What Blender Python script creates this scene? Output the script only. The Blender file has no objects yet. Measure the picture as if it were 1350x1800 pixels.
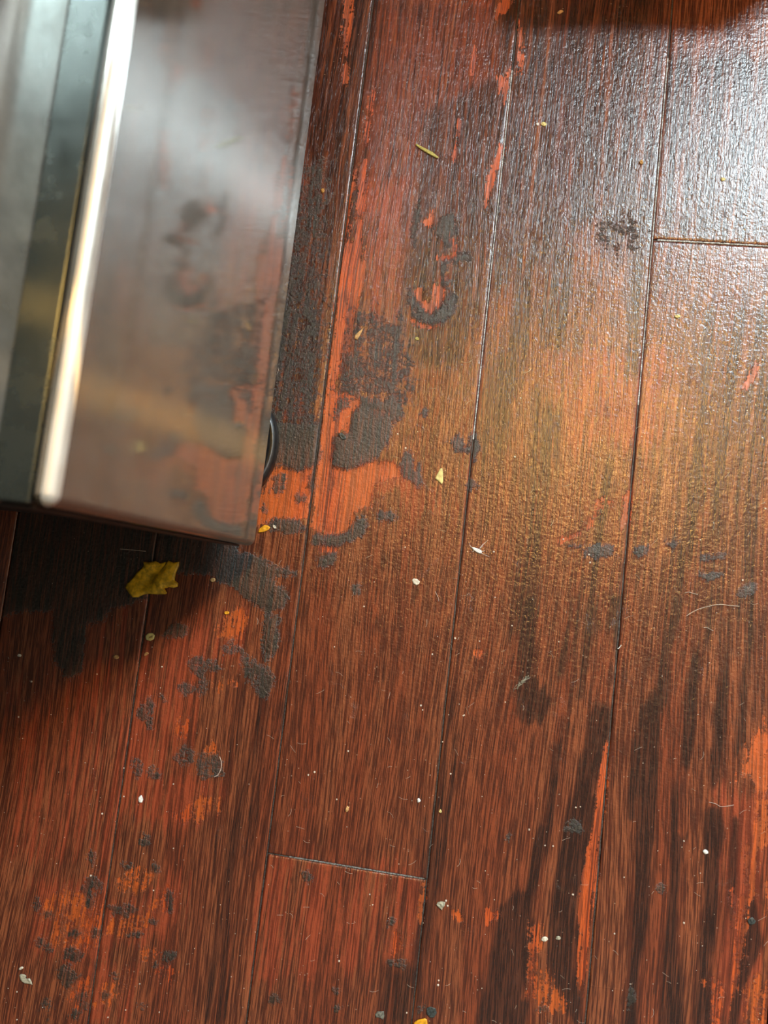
import bpy, bmesh, math, random
import numpy as np
from mathutils import Vector, Matrix, Euler

S = bpy.context.scene
COL = S.collection
random.seed(7)

# ---------------------------------------------------------------- camera
CAM_H = 0.59501
F_PX = 1300.0
ROT = Euler((0.10223588, 0.11056454, 0.11509443), 'XYZ')
cd = bpy.data.cameras.new('camera')
cam = bpy.data.objects.new('camera', cd)
COL.objects.link(cam)
cam.location = (0, 0, CAM_H)
cam.rotation_euler = ROT
cd.sensor_fit = 'VERTICAL'
cd.sensor_height = 36.0
cd.lens = F_PX / 1800.0 * 36.0
cd.clip_start = 0.01
cd.dof.use_dof = True
cd.dof.focus_distance = 0.60
cd.dof.aperture_fstop = 6.5
S.camera = cam

# ---------------------------------------------------------------- light and exposure
S.view_settings.view_transform = 'Standard'
S.view_settings.look = 'None'
S.view_settings.gamma = 1.0
S.view_settings.exposure = 0.0
S.view_settings.use_curve_mapping = False

w = bpy.data.worlds.new('daylight')
S.world = w
w.use_nodes = True
bg = w.node_tree.nodes['Background']
bg.inputs[0].default_value = (0.62, 0.82, 1.0, 1)
bg.inputs[1].default_value = 1.5

WIN = dict(x0=0.80, x1=1.55, z0=1.40, z1=2.02, y=1.50)


def area(name, loc, rot, sx, sy, power, col):
    l = bpy.data.lights.new(name, 'AREA')
    l.shape = 'RECTANGLE'
    l.size, l.size_y, l.energy, l.color = sx, sy, power, col
    o = bpy.data.objects.new(name, l)
    o.location = loc
    o.rotation_euler = rot
    COL.objects.link(o)
    return o


# daylight coming through the window (just outside the opening)
area('window_daylight', ((WIN['x0'] + WIN['x1']) / 2, WIN['y'] + 0.13, (WIN['z0'] + WIN['z1']) / 2),
     (math.radians(-90), 0, 0), WIN['x1'] - WIN['x0'], WIN['z1'] - WIN['z0'], 215.0, (0.77, 0.93, 1.0))
# warm bulb of the ceiling lamp
LAMP = (0.47, 0.66, 2.22)
bl = bpy.data.lights.new('lamp_bulb_light', 'POINT')
bl.energy = 72.0
bl.color = (1.0, 0.54, 0.13)
bl.shadow_soft_size = 0.06
blo = bpy.data.objects.new('lamp_bulb_light', bl)
blo.location = LAMP
COL.objects.link(blo)

# ---------------------------------------------------------------- helpers
RM = ROT.to_matrix()


def fl(p, z=0.0):
    """point of the photograph -> point at height z above the floor"""
    d = RM @ Vector(((p[0] - 675) / F_PX, -(p[1] - 900) / F_PX, -1.0))
    t = (CAM_H - z) / -d.z
    return Vector((d.x * t, d.y * t, z))


RMI = np.array(RM.transposed())


def to_px(x, y):
    v = RMI @ np.stack([x, y, np.full_like(x, -CAM_H)])
    return 675 + F_PX * v[0] / -v[2], 900 - F_PX * v[1] / -v[2]


def link(o, parent=None):
    COL.objects.link(o)
    if parent:
        o.parent = parent
    return o


def tag(o, label=None, cat=None, group=None, kind=None):
    if label: o['label'] = label
    if cat: o['category'] = cat
    if group: o['group'] = group
    if kind: o['kind'] = kind
    return o


def empty(name, loc=(0, 0, 0)):
    o = bpy.data.objects.new(name, None)
    o.location = loc
    o.empty_display_size = 0.02
    return link(o)


def from_bm(name, bm, mat, parent=None, smooth=False, loc=None):
    bmesh.ops.recalc_face_normals(bm, faces=bm.faces[:])
    me = bpy.data.meshes.new(name)
    bm.to_mesh(me)
    bm.free()
    if smooth:
        me.polygons.foreach_set('use_smooth', [True] * len(me.polygons))
    me.materials.append(mat)
    o = bpy.data.objects.new(name, me)
    if loc is not None: o.location = loc
    return link(o, parent)


def bm_box(bm, lo, hi, bevel=0.0, seg=2):
    r = bmesh.ops.create_cube(bm, size=1.0)
    vs = r['verts']
    for v in vs:
        v.co = Vector([lo[i] if v.co[i] < 0 else hi[i] for i in range(3)])
    if bevel > 0:
        es = list({e for v in vs for e in v.link_edges})
        bmesh.ops.bevel(bm, geom=es, offset=bevel, segments=seg, affect='EDGES', profile=0.5)
    return bm


def box(name, lo, hi, mat, parent=None, bevel=0.0, seg=2, smooth=False):
    bm = bmesh.new()
    bm_box(bm, lo, hi, bevel, seg)
    return from_bm(name, bm, mat, parent, smooth)


def bm_tube(bm, pts, rads, n=6):
    rings = []
    for i, p in enumerate(pts):
        a = pts[max(0, i - 1)]
        b = pts[min(len(pts) - 1, i + 1)]
        t = (b - a).normalized()
        u = t.cross(Vector((0, 0, 1)))
        if u.length < 1e-4: u = Vector((1, 0, 0))
        u.normalize()
        v = t.cross(u)
        r = rads[i] if isinstance(rads, (list, tuple)) else rads
        rings.append([bm.verts.new(p + (u * math.cos(k * 2 * math.pi / n) + v * math.sin(k * 2 * math.pi / n)) * r) for k in range(n)])
    for i in range(len(rings) - 1):
        for k in range(n):
            bm.faces.new((rings[i][k], rings[i][(k + 1) % n], rings[i + 1][(k + 1) % n], rings[i + 1][k]))
    bm.faces.new(rings[0])
    bm.faces.new(list(reversed(rings[-1])))
    return bm


# ---------------------------------------------------------------- node helpers
class NT:
    def __init__(self, name):
        self.m = bpy.data.materials.new(name)
        self.m.use_nodes = True
        self.t = self.m.node_tree
        self.b = self.t.nodes['Principled BSDF']

    def n(self, kind, **kw):
        nd = self.t.nodes.new(kind)
        for k, v in kw.items():
            setattr(nd, k, v)
        return nd

    def set(self, sock, v):
        if isinstance(v, bpy.types.NodeSocket):
            self.t.links.new(v, sock)
        else:
            sock.default_value = v

    def math(self, op, a, b=0.0, c=None, clamp=False):
        nd = self.n('ShaderNodeMath', operation=op, use_clamp=clamp)
        self.set(nd.inputs[0], a)
        self.set(nd.inputs[1], b)
        if c is not None: self.set(nd.inputs[2], c)
        return nd.outputs[0]

    def ss(self, v, lo, hi, o0=0.0, o1=1.0):
        nd = self.n('ShaderNodeMapRange', interpolation_type='SMOOTHSTEP')
        for i, x in enumerate((v, lo, hi, o0, o1)):
            self.set(nd.inputs[i], x)
        return nd.outputs[0]

    def comb(self, x, y, z):
        nd = self.n('ShaderNodeCombineXYZ')
        for i, a in enumerate((x, y, z)):
            self.set(nd.inputs[i], a)
        return nd.outputs[0]

    def noise(self, vec, scale=1.0, detail=2.0, rough=0.5, dist=0.0):
        nd = self.n('ShaderNodeTexNoise')
        if vec is not None: self.set(nd.inputs['Vector'], vec)
        self.set(nd.inputs['Scale'], scale)
        nd.inputs['Detail'].default_value = detail
        nd.inputs['Roughness'].default_value = rough
        nd.inputs['Distortion'].default_value = dist
        return nd.outputs[0]

    def mix(self, f, a, b, mode='MIX'):
        nd = self.n('ShaderNodeMix', data_type='RGBA', blend_type=mode)
        self.set(nd.inputs[0], f)
        for s, v in ((nd.inputs[6], a), (nd.inputs[7], b)):
            if isinstance(v, tuple) and len(v) == 3: v = v + (1,)
            self.set(s, v)
        return nd.outputs[2]

    def mixf(self, f, a, b):
        nd = self.n('ShaderNodeMix', data_type='FLOAT')
        self.set(nd.inputs[0], f)
        self.set(nd.inputs[2], a)
        self.set(nd.inputs[3], b)
        return nd.outputs[0]


def simple(name, col, rough=0.5, metal=0.0, var=0.25, scale=400, bump=0.0, sss=0.0, spec=0.5):
    k = NT(name)
    tc = k.n('ShaderNodeTexCoord').outputs['Object']
    nz = k.noise(tc, scale, 3)
    c2 = tuple(max(0, c * (1 - var)) for c in col)
    c1 = tuple(min(1, c * (1 + var * .6)) for c in col)
    k.set(k.b.inputs['Base Color'], k.mix(k.ss(nz, 0.35, 0.65), c2, c1))
    k.b.inputs['Roughness'].default_value = rough
    k.b.inputs['Metallic'].default_value = metal
    k.b.inputs['Specular IOR Level'].default_value = spec
    if sss:
        k.b.inputs['Subsurface Weight'].default_value = sss
        k.b.inputs['Subsurface Radius'].default_value = (.002, .0015, .0008)
        k.b.inputs['Subsurface Scale'].default_value = 1.0
    if bump:
        bp = k.n('ShaderNodeBump')
        bp.inputs['Strength'].default_value = 0.7
        bp.inputs['Distance'].default_value = bump
        k.set(bp.inputs['Height'], nz)
        k.set(k.b.inputs['Normal'], bp.outputs[0])
    return k.m


# ---------------------------------------------------------------- worn varnished wood
def make_wood():
    k = NT('worn_varnished_wood')
    geo = k.n('ShaderNodeNewGeometry').outputs['Position']
    sp = k.n('ShaderNodeSeparateXYZ')
    k.set(sp.inputs[0], geo)
    X, Y = sp.outputs[0], sp.outputs[1]
    rnd = k.math('MULTIPLY', k.n('ShaderNodeObjectInfo').outputs['Random'], 37.0)
    at = k.n('ShaderNodeAttribute', attribute_name='wear')
    sc = k.n('ShaderNodeSeparateColor')
    k.set(sc.inputs[0], at.outputs['Color'])
    B, G, D, R = sc.outputs[0], sc.outputs[1], sc.outputs[2], at.outputs['Alpha']
    # wavy grain
    wv = k.noise(k.comb(k.math('MULTIPLY', X, 9.0), k.math('MULTIPLY', Y, 2.4), rnd), 1.0, 1.0)
    Xw = k.math('ADD', X, k.math('MULTIPLY', k.math('SUBTRACT', wv, 0.5), 0.030))

    def grain(sx, sy, det, dz=0.0, rough=.5):
        return k.noise(k.comb(k.math('MULTIPLY', Xw, sx), k.math('MULTIPLY', Y, sy), k.math('ADD', rnd, dz)), 1.0, det, rough)
    pores = grain(1500, 46, 2.0)
    pores2 = grain(760, 30, 2.5, 5.0, .6)
    med = grain(240, 7.0, 3.0, 9.0, .65)
    wide = grain(38, 2.0, 2.0, 3.0)
    iso = k.noise(geo, 420, 4.0, .65)
    iso2 = k.noise(geo, 110, 5.0, .7)
    lines = grain(620, 7.0, 3.0, 13.0, .65)
    isoc = k.math('SUBTRACT', k.math('ADD', k.math('MULTIPLY', iso, .45), k.math('MULTIPLY', iso2, .55)), .5)
    medc = k.math('SUBTRACT', med, .5)
    mB = k.ss(k.math('ADD', B, k.math('ADD', k.math('MULTIPLY', isoc, 40), k.math('ADD', k.math('MULTIPLY', medc, 26), k.math('MULTIPLY', k.math('SUBTRACT', pores2, .5), 16)))), -1.0, 1.0)
    mG = k.ss(k.math('ADD', G, k.math('ADD', k.math('MULTIPLY', isoc, 52), k.math('MULTIPLY', medc, 14))), -3.0, 3.0)
    mD = k.ss(k.math('ADD', D, k.math('ADD', k.math('MULTIPLY', medc, 44), k.math('MULTIPLY', k.math('SUBTRACT', pores2, .5), 16))), -5.0, 5.0)
    mR = k.ss(k.math('ADD', R, k.math('ADD', k.math('MULTIPLY', medc, 60), k.math('MULTIPLY', isoc, 20))), -5.0, 5.0)
    # colours
    pm = k.ss(k.math('ADD', k.math('MULTIPLY', pores2, .5), k.math('MULTIPLY', lines, .5)), 0.43, 0.55)
    pf = k.ss(pores, 0.41, 0.50)
    ln = k.ss(lines, .44, .50)
    warm = k.mix(k.ss(wide, .35, .65), (0.245, 0.056, 0.022), (0.285, 0.088, 0.036))
    base = k.mix(pm, (0.095, 0.024, 0.012), warm)
    base = k.mix(k.math('MULTIPLY', k.math('SUBTRACT', 1.0, pf), .78), base, (0.05, 0.016, 0.010))
    red = k.mix(pm, (0.15, 0.030, 0.014), (0.35, 0.070, 0.028))
    base = k.mix(mR, base, red)
    dark = k.mix(k.math('MULTIPLY', pm, pf), (0.026, 0.011, 0.008), (0.078, 0.026, 0.015))
    base = k.mix(k.math('MULTIPLY', mD, .9), base, dark)
    bare = k.mix(k.math('MULTIPLY', ln, k.ss(pores, .36, .50)), (0.14, 0.018, 0.006), (0.55, 0.085, 0.013))
    bare = k.mix(k.ss(wide, .4, .6), bare, k.mix(.35, bare, (0.62, 0.15, 0.022)))
    base = k.mix(mB, base, bare)
    gr = k.mix(k.ss(iso, .4, .62), (0.006, 0.0065, 0.005), (0.029, 0.029, 0.021))
    gf = k.math('MULTIPLY', mG, k.math('ADD', .80, k.math('MULTIPLY', k.math('SUBTRACT', pores2, .5), -1.8)), clamp=True)
    base = k.mix(gf, base, gr)
    # fine pale dust and lint
    dv = k.n('ShaderNodeTexVoronoi')
    k.set(dv.inputs['Vector'], geo)
    dv.inputs['Scale'].default_value = 230
    dd = k.math('MULTIPLY', k.math('LESS_THAN', dv.outputs['Distance'], .11), k.math('GREATER_THAN', k.noise(geo, 41, 1), .60))
    base = k.mix(k.math('MULTIPLY', dd, .55), base, (0.42, 0.30, 0.22))
    k.set(k.b.inputs['Base Color'], base)
    # gloss
    rg = k.mixf(k.ss(iso2, .3, .7), .18, .27)
    rg = k.mixf(mB, rg, .42)
    rg = k.mixf(mG, rg, .46)
    k.set(k.b.inputs['Roughness'], rg)
    k.set(k.b.inputs['Specular IOR Level'], k.mixf(mG, .82, .85))
    # relief: leathery varnish, pores, grime crumbs, scratches
    leather = k.noise(k.comb(k.math('MULTIPLY', X, 520), k.math('MULTIPLY', Y, 400), 0.0), 1.0, 3.0, .6)
    blob = k.noise(geo, 260, 3.0, .6)
    sv = k.n('ShaderNodeTexVoronoi', feature='DISTANCE_TO_EDGE')
    k.set(sv.inputs['Vector'], k.comb(k.math('ADD', X, k.math('MULTIPLY', iso2, .03)), k.math('MULTIPLY', Y, .6), 0.0))
    sv.inputs['Scale'].default_value = 34
    scr = k.math('MULTIPLY', k.ss(sv.outputs['Distance'], 0.0, .012, 1.0, 0.0), k.ss(k.noise(geo, 30, 2), .56, .66))
    lf = k.mixf(mB, 1.0, .25)
    h = k.math('MULTIPLY', k.math('MULTIPLY', leather, lf), 1.0)
    h = k.math('ADD', h, k.math('MULTIPLY', blob, 1.8))
    h = k.math('ADD', h, k.math('MULTIPLY', pm, .18))
    h = k.math('ADD', h, k.math('MULTIPLY', pf, .12))
    h = k.math('ADD', h, k.math('MULTIPLY', scr, .45))
    h = k.math('ADD', h, k.math('MULTIPLY', mB, -.9))
    h = k.math('ADD', h, k.math('MULTIPLY', mG, k.math('MULTIPLY', iso, 2.6)))
    bp = k.n('ShaderNodeBump')
    bp.inputs['Strength'].default_value = 1.0
    bp.inputs['Distance'].default_value = 0.00024
    k.set(bp.inputs['Height'], h)
    k.set(k.b.inputs['Normal'], bp.outputs[0])
    return k.m


def make_steel(name, rough=.20, col=(0.56, 0.54, 0.52), streak=.8, film=.2, filmcol=(.34, .32, .29)):
    """brushed stainless steel; the brushing runs horizontally, so highlights spread up and down"""
    k = NT(name)
    geo = k.n('ShaderNodeNewGeometry').outputs['Position']
    sp = k.n('ShaderNodeSeparateXYZ')
    k.set(sp.inputs[0], geo)
    X, Y, Z = sp.outputs
    br = k.noise(k.comb(k.math('MULTIPLY', X, 900), k.math('MULTIPLY', Y, 14), k.math('MULTIPLY', Z, 900)), 1.0, 2)
    sm = k.noise(geo, 16, 4, .6)
    smf = k.noise(geo, 90, 3, .6)
    out = k.t.nodes['Material Output']
    c = k.mix(k.ss(sm, .35, .65), tuple(x * .93 for x in col), col)
    k.set(k.b.inputs['Base Color'], c)
    k.b.inputs['Metallic'].default_value = 1.0
    k.set(k.b.inputs['Roughness'], k.mixf(k.ss(k.math('ADD', k.math('MULTIPLY', sm, .6), k.math('MULTIPLY', smf, .4)), .4, .6), rough * .85, rough * 1.2))
    bp = k.n('ShaderNodeBump')
    bp.inputs['Strength'].default_value = .25
    bp.inputs['Distance'].default_value = .00003
    k.set(bp.inputs['Height'], br)
    k.set(k.b.inputs['Normal'], bp.outputs[0])
    an = k.n('ShaderNodeBsdfAnisotropic')
    k.set(an.inputs['Color'], c)
    an.inputs['Roughness'].default_value = .34
    an.inputs['Anisotropy'].default_value = .93
    an.inputs['Rotation'].default_value = 0.0
    tg = k.n('ShaderNodeTangent', direction_type='RADIAL', axis='Z')
    # horizontal direction of the brushing, as a constant tangent along Y
    k.set(an.inputs['Tangent'], k.comb(0.0, 1.0, -0.055))
    mx = k.n('ShaderNodeMixShader')
    mx.inputs[0].default_value = streak
    k.t.links.new(k.b.outputs[0], mx.inputs[1])
    k.t.links.new(an.outputs[0], mx.inputs[2])
    df = k.n('ShaderNodeBsdfDiffuse')
    df.inputs['Color'].default_value = filmcol + (1,)
    m2 = k.n('ShaderNodeMixShader')
    k.set(m2.inputs[0], k.ss(k.math('ADD', k.math('MULTIPLY', sm, .6), k.math('MULTIPLY', smf, .4)), .35, .65, film * .75, film * 1.25))
    k.t.links.new(mx.outputs[0], m2.inputs[1])
    k.t.links.new(df.outputs[0], m2.inputs[2])
    k.t.links.new(m2.outputs[0], out.inputs['Surface'])
    return k.m


WOOD = make_wood()
STEEL = make_steel('brushed_stainless_steel', .085, (0.39, 0.375, 0.35), streak=.07, film=.21, filmcol=(.30, .27, .22))
STEEL_DOOR = make_steel('upper_door_steel', .16, (0.34, 0.33, 0.31), streak=.03, film=.30)
STEEL_LIT_LIP = make_steel('lit_steel_lip', .38, (0.80, 0.78, 0.74), .35, film=.35, filmcol=(.75, .72, .66))  # lighter copy of the front steel; the lip's reflected light is in its colour
SHELF = make_steel('dark_steel_recess', .25, (0.10, 0.115, 0.11), .12, film=.08, filmcol=(.1, .12, .11))
PLASTIC = simple('black_plastic', (0.012, 0.012, 0.013), .38, var=.3, scale=300, bump=.0002)
RIMMAT = simple('worn_grey_rim', (0.16, 0.17, 0.18), .30, .4)
CABINET = simple('dark_grey_cabinet_side', (0.022, 0.018, 0.017), .5, scale=60)
SUB = simple('dark_subfloor', (0.02, 0.015, 0.012), .9, scale=100)
FILL = simple('packed_joint_dirt', (0.06, 0.05, 0.045), .6, var=.6, scale=700, bump=.0003)
WALL = simple('dim_painted_wall', (0.09, 0.09, 0.08), .85, var=.05, scale=6)
CEIL = simple('dim_painted_ceiling', (0.09, 0.09, 0.08), .9, var=.05, scale=6)
WHITE = simple('white_window_paint', (0.7, 0.7, 0.68), .4, var=.05, scale=20)

# ---------------------------------------------------------------- wear map (signed distances, in millimetre-sized steps)


class Crop:
    def __init__(self, ox, oy, s): self.o = (ox, oy, s)
    def __call__(self, *pts): return [(self.o[0] + a / self.o[2], self.o[1] + b / self.o[2]) for a, b in pts]


c3, c4, c5 = Crop(400, 600, 2.7), Crop(550, 0, 3), Crop(900, 0, 3)
c6, c7, c8 = Crop(850, 550, 2.7), Crop(0, 1000, 2.7), Crop(0, 1400, 2.7)
b1, b2, b3, b4 = Crop(400, 1050, 2.7), Crop(400, 1400, 2.7), Crop(850, 1050, 2.7), Crop(850, 1400, 2.7)
h2 = Crop(560, 220, 4.5)
P = []          # (channel, cap, polygon)   channel 0 bare, 1 grime, 2 dark stain, 3 worn red


def add(ch, cap, poly, soft=None):
    if soft is None:
        soft = 1.0
        if ch in (2, 3) and cap < 12: soft = .30
        if ch == 1 and cap <= 1: soft = .2
    P.append((ch, cap, poly, soft))


def ell(ch, cap, x, y, rx, ry, n=12):
    rr = random.Random(int(x * 31 + y * 17))
    n = 9
    q = [rr.uniform(.55, 1.25) for _ in range(n)]
    add(ch, cap, [(x + rx * q[a] * math.cos(a * 2 * math.pi / n), y + ry * q[a] * math.sin(a * 2 * math.pi / n)) for a in range(n)])


# bare orange wood
add(0, 40, h2((205, 920), (280, 905), (300, 800), (345, 790), (350, 900), (375, 950), (350, 1050), (385, 1110), (370, 1190), (350, 1290), (320, 1420), (280, 1540), (265, 1650), (262, 1810), (95, 1810), (130, 1500), (165, 1220)))
add(0, 40, c3((488, -5), (585, -5), (560, 60), (545, 150), (520, 200), (525, 240), (590, 235), (635, 275), (620, 300), (588, 335), (577, 400), (575, 432), (520, 437), (500, 470), (510, 500), (497, 540), (500, 590), (560, 612), (640, 592), (690, 572), (770, 572), (828, 600), (826, 655), (760, 655), (695, 680), (680, 790), (600, 800), (590, 870), (580, 905), (540, 915), (470, 925), (430, 890), (392, 880), (408, 780), (425, 600), (440, 430), (465, 260)))
add(0, 40, c3((198, 620), (260, 600), (330, 625), (380, 600), (418, 580), (408, 640), (375, 690), (398, 700), (388, 800), (380, 840), (300, 850), (230, 840), (200, 870), (100, 880), (120, 760), (185, 685)))
add(0, 40, c3((428, 1002), (440, 980), (480, 976), (545, 990), (490, 1002)))
add(0, 12, c3((690, 318), (755, 325), (765, 348), (700, 342)))
add(0, 12, c3((660, 262), (720, 270), (700, 290), (665, 285)))
add(0, 20, h2((350, 150), (375, 160), (400, 0), (430, -200), (460, -280), (430, -290), (385, -200), (360, 0)))
add(0, 22, h2((335, 300), (385, 290), (375, 420), (372, 560), (355, 690), (325, 720), (345, 830), (300, 830), (300, 700), (325, 560), (325, 430)))
add(0, 20, h2((285, 330), (305, 340), (285, 480), (255, 560), (235, 760), (215, 900), (200, 920), (230, 640), (260, 420)))
add(0, 40, h2((745, 1320), (780, 1298), (815, 1300), (825, 1360), (850, 1400), (880, 1370), (905, 1350), (900, 1270), (935, 1252), (985, 1270), (1010, 1310), (1000, 1370), (970, 1430), (920, 1460), (885, 1500), (820, 1460), (790, 1390)))
add(0, 16, h2((705, 1495), (760, 1550), (830, 1575), (900, 1580), (960, 1565), (940, 1600), (880, 1615), (790, 1600), (735, 1560)))
add(0, 16, h2((930, 1040), (1010, 1035), (1060, 1005), (1030, 930), (1050, 860), (1085, 900), (1090, 1040), (1050, 1075), (940, 1065)))
add(0, 14, h2((820, 760), (870, 730), (900, 660), (915, 740), (890, 800), (835, 805)))
add(0, 12, h2((950, 1205), (1020, 1200), (1030, 1235), (970, 1235)))
add(0, 20, c4((165, -40), (215, -40), (200, 150), (175, 290), (150, 250), (165, 120)))
add(0, 5, c4((155, 330), (190, 340), (180, 440), (155, 450)))
add(0, 16, c4((985, -20), (1062, -20), (1050, 40), (985, 80), (955, 115), (960, 60)))
add(0, 18, c4((1082, 100), (1107, 130), (1102, 330), (1085, 400), (1078, 230)))
add(0, 20, c4((968, 400), (1010, 400), (1042, 320), (1036, 450), (1022, 565), (985, 470)))
add(0, 20, c4((1002, 735), (1010, 790), (985, 850), (950, 960), (922, 1080), (905, 1092), (912, 1000), (935, 880), (975, 800)))
add(0, 10, c4((850, 240), (866, 250), (852, 360), (832, 430)))
add(0, 10, c4((740, 810), (765, 795), (770, 640), (785, 620), (765, 800), (742, 855)))
add(0, 2, c7((1140, 190), (1180, 230), (1160, 290), (1100, 340), (1050, 330), (1010, 290), (1040, 245), (1080, 220)), .6)
add(0, 4, c7((960, 870), (1010, 810), (1035, 860), (1005, 905), (950, 925)))
for q in ((1035, 560, 22, 22), (905, 550, 28, 16), (940, 580, 14, 22), (1105, 540, 30, 22), (885, 740, 14, 30), (860, 760, 20, 60)):
    ell(0, 0, q[0] / 2.7, 1000 + q[1] / 2.7, q[2] / 2.7, q[3] / 2.7)
for q in (((560, 400), (620, 340), (660, 335), (735, 360), (715, 400), (680, 450), (630, 460), (570, 440)),
          ((740, 490), (800, 440), (830, 460), (820, 510), (770, 540), (720, 530)),
          ((520, 610), (580, 572), (650, 562), (710, 560), (690, 620), (640, 650), (560, 668), (520, 640)),
          ((490, 900), (560, 890), (610, 830), (600, 900), (540, 960), (520, 1000), (490, 980)),
          ((735, 840), (760, 790), (830, 820), (830, 870), (760, 870)),
          ((820, 90), (900, 60), (940, 10), (1050, 5), (1040, 70), (960, 110), (850, 110)),
          ((190, 520), (260, 480), (270, 570), (200, 580)),
          ((290, 430), (350, 440), (400, 480), (470, 500), (478, 650), (450, 700), (400, 740), (320, 710), (250, 720), (220, 690), (250, 640), (270, 520)),
          ((390, 860), (430, 870), (440, 1000), (360, 1000), (330, 960), (350, 900)),
          ((680, 740), (740, 720), (730, 790), (690, 780))):
    add(0, 0.5, c8(*q), .6)
add(0, 40, b4((535, 50), (577, 0), (566, 110), (550, 250), (540, 400), (520, 520), (510, 620), (500, 730), (490, 830), (465, 960), (450, 890), (452, 750), (462, 650), (455, 560), (465, 400), (500, 250), (522, 150)))
add(0, 40, b3((588, 690), (598, 800), (585, 950), (575, 1090), (530, 1090), (550, 880), (572, 750)))
add(0, 5, b3((1380, 540), (1380, 920), (1320, 920), (1290, 900), (1260, 850), (1222, 850), (1240, 760), (1265, 700), (1290, 650), (1330, 640)), .4)
for q in (((1240, 230), (1270, 230), (1262, 350), (1295, 470), (1270, 460), (1240, 320)), ((1168, 430), (1184, 430), (1172, 510), (1155, 520)),
          ((1200, 470), (1240, 480), (1232, 650), (1200, 900), (1172, 800), (1190, 640)),
          ((1040, 870), (1090, 850), (1140, 850), (1150, 950), (1130, 1100), (1090, 1100), (1080, 930)),
          ((1250, 900), (1310, 840), (1340, 880), (1330, 1100), (1240, 1100)), ((10, 550), (62, 550), (48, 608), (20, 600)),
          ((1320, 20), (1400, 0), (1400, 200), (1300, 260), (1280, 400), (1290, 200)), ((1340, 400), (1400, 380), (1400, 640), (1350, 600)),
          ((240, 620), (262, 620), (255, 740), (225, 980), (205, 960)), ((300, 820), (330, 900), (370, 950), (380, 1020), (330, 1010), (260, 1040), (250, 930), (230, 860))):
    add(0, 1.5, b4(*q), .5)
for q in (((1062, 540), (1110, 540), (1130, 620), (1100, 600), (1068, 572)), ((1226, 552), (1280, 552), (1260, 606), (1236, 592)),
          ((795, 640), (822, 640), (815, 740), (788, 765)), ((905, 580), (938, 400), (940, 480), (920, 590))):
    add(0, 18, b2(*q))
for q in (((345, 1082), (450, 1040), (520, 955), (530, 880), (560, 882), (522, 1020), (440, 1062), (370, 1095)), ((668, 870), (708, 830), (695, 1000), (652, 1032)),
          ((600, 880), (620, 880), (612, 930), (598, 930)), ((1210, 370), (1270, 290), (1300, 230), (1305, 280), (1250, 350))):
    add(0, 5, c6(*q))
for q in ((1810, 600), (1190, 270)):
    pass
ell(0, 1, 400 + 1190 / 2.7, 1050 + 270 / 2.7, 9, 7)

# black grime
add(1, 40, c3((228, 380), (330, 392), (440, 375), (438, 570), (400, 600), (330, 612), (220, 570), (150, 560), (180, 420)))
add(1, 40, c3((590, 235), (640, 262), (700, 262), (740, 285), (780, 260), (830, 300), (835, 340), (790, 380), (780, 430), (770, 480), (720, 540), (680, 568), (640, 588), (560, 608), (500, 590), (500, 540), (512, 500), (500, 460), (520, 440), (575, 435), (580, 400), (600, 335), (640, 305)))
add(1, 1, c3((560, 60), (540, 160), (520, 225), (590, 240), (650, 230), (720, 260), (830, 250), (850, 150), (830, 60), (800, -60), (700, -90), (620, -20)))
add(1, 30, c3((180, 855), (280, 840), (350, 860), (368, 890), (300, 912), (220, 905)))
add(1, 14, c3((395, 915), (470, 928), (560, 912), (600, 860), (640, 825), (672, 870), (650, 912), (590, 945), (540, 972), (400, 955)))
add(1, 9, c3((420, 1020), (520, 1005), (510, 1050), (450, 1085)))
for q in ((240, 655, 30, 26), (235, 705, 24, 18), (340, 740, 22, 20), (170, 795, 12, 14), (540, 300, 24, 22), (900, 650, 20, 40), (860, 590, 30, 50), (1165, 500, 20, 50), (1090, 490, 30, 30), (515, 345, 6, 18), (400, 660, 10, 60),
          (610, 1170, 18, 20), (770, 830, 40, 20), (930, 340, 10, 10), (1165, 690, 20, 18)):
    ell(1, 5, 400 + q[0] / 2.7, 600 + q[1] / 2.7, q[2] / 2.7 + 3, q[3] / 2.7 + 3)
add(1, 14, c3((-60, 1000), (140, 1010), (200, 1060), (330, 1090), (320, 1112), (200, 1122), (290, 1200), (260, 1270), (200, 1290), (140, 1260), (60, 1200), (0, 1150), (-60, 1140)))
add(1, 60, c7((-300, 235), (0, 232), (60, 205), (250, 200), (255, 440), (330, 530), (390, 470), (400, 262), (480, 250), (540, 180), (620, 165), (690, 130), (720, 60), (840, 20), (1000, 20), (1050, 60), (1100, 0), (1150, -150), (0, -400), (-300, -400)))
add(1, 12, b1((170, 110), (240, 80), (240, 250), (180, 300), (165, 180)))
add(1, 3, b1((60, 250), (140, 300), (230, 380), (180, 480), (90, 400)))
add(1, 4, h2((700, 1290), (740, 1300), (760, 1380), (830, 1460), (890, 1510), (980, 1430), (1010, 1330), (1080, 1330), (1080, 1470), (1000, 1540), (910, 1580), (830, 1560), (740, 1510), (710, 1420)))
add(1, 5, h2((910, 820), (960, 760), (1010, 700), (1085, 720), (1090, 850), (1040, 900), (1090, 990), (1000, 950), (930, 880)))
add(1, 5, h2((760, 640), (790, 600), (800, 750), (760, 860), (770, 960), (740, 960), (735, 800)))
add(1, 8, c4((770, 1335), (820, 1330), (822, 1370), (750, 1382), (710, 1400), (690, 1450), (740, 1480), (710, 1525), (680, 1500), (675, 1400), (700, 1375)))
add(1, 0, h2((310, 1500), (380, 1500), (500, 1550), (620, 1620), (640, 1810), (420, 1810), (300, 1700)))
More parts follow.
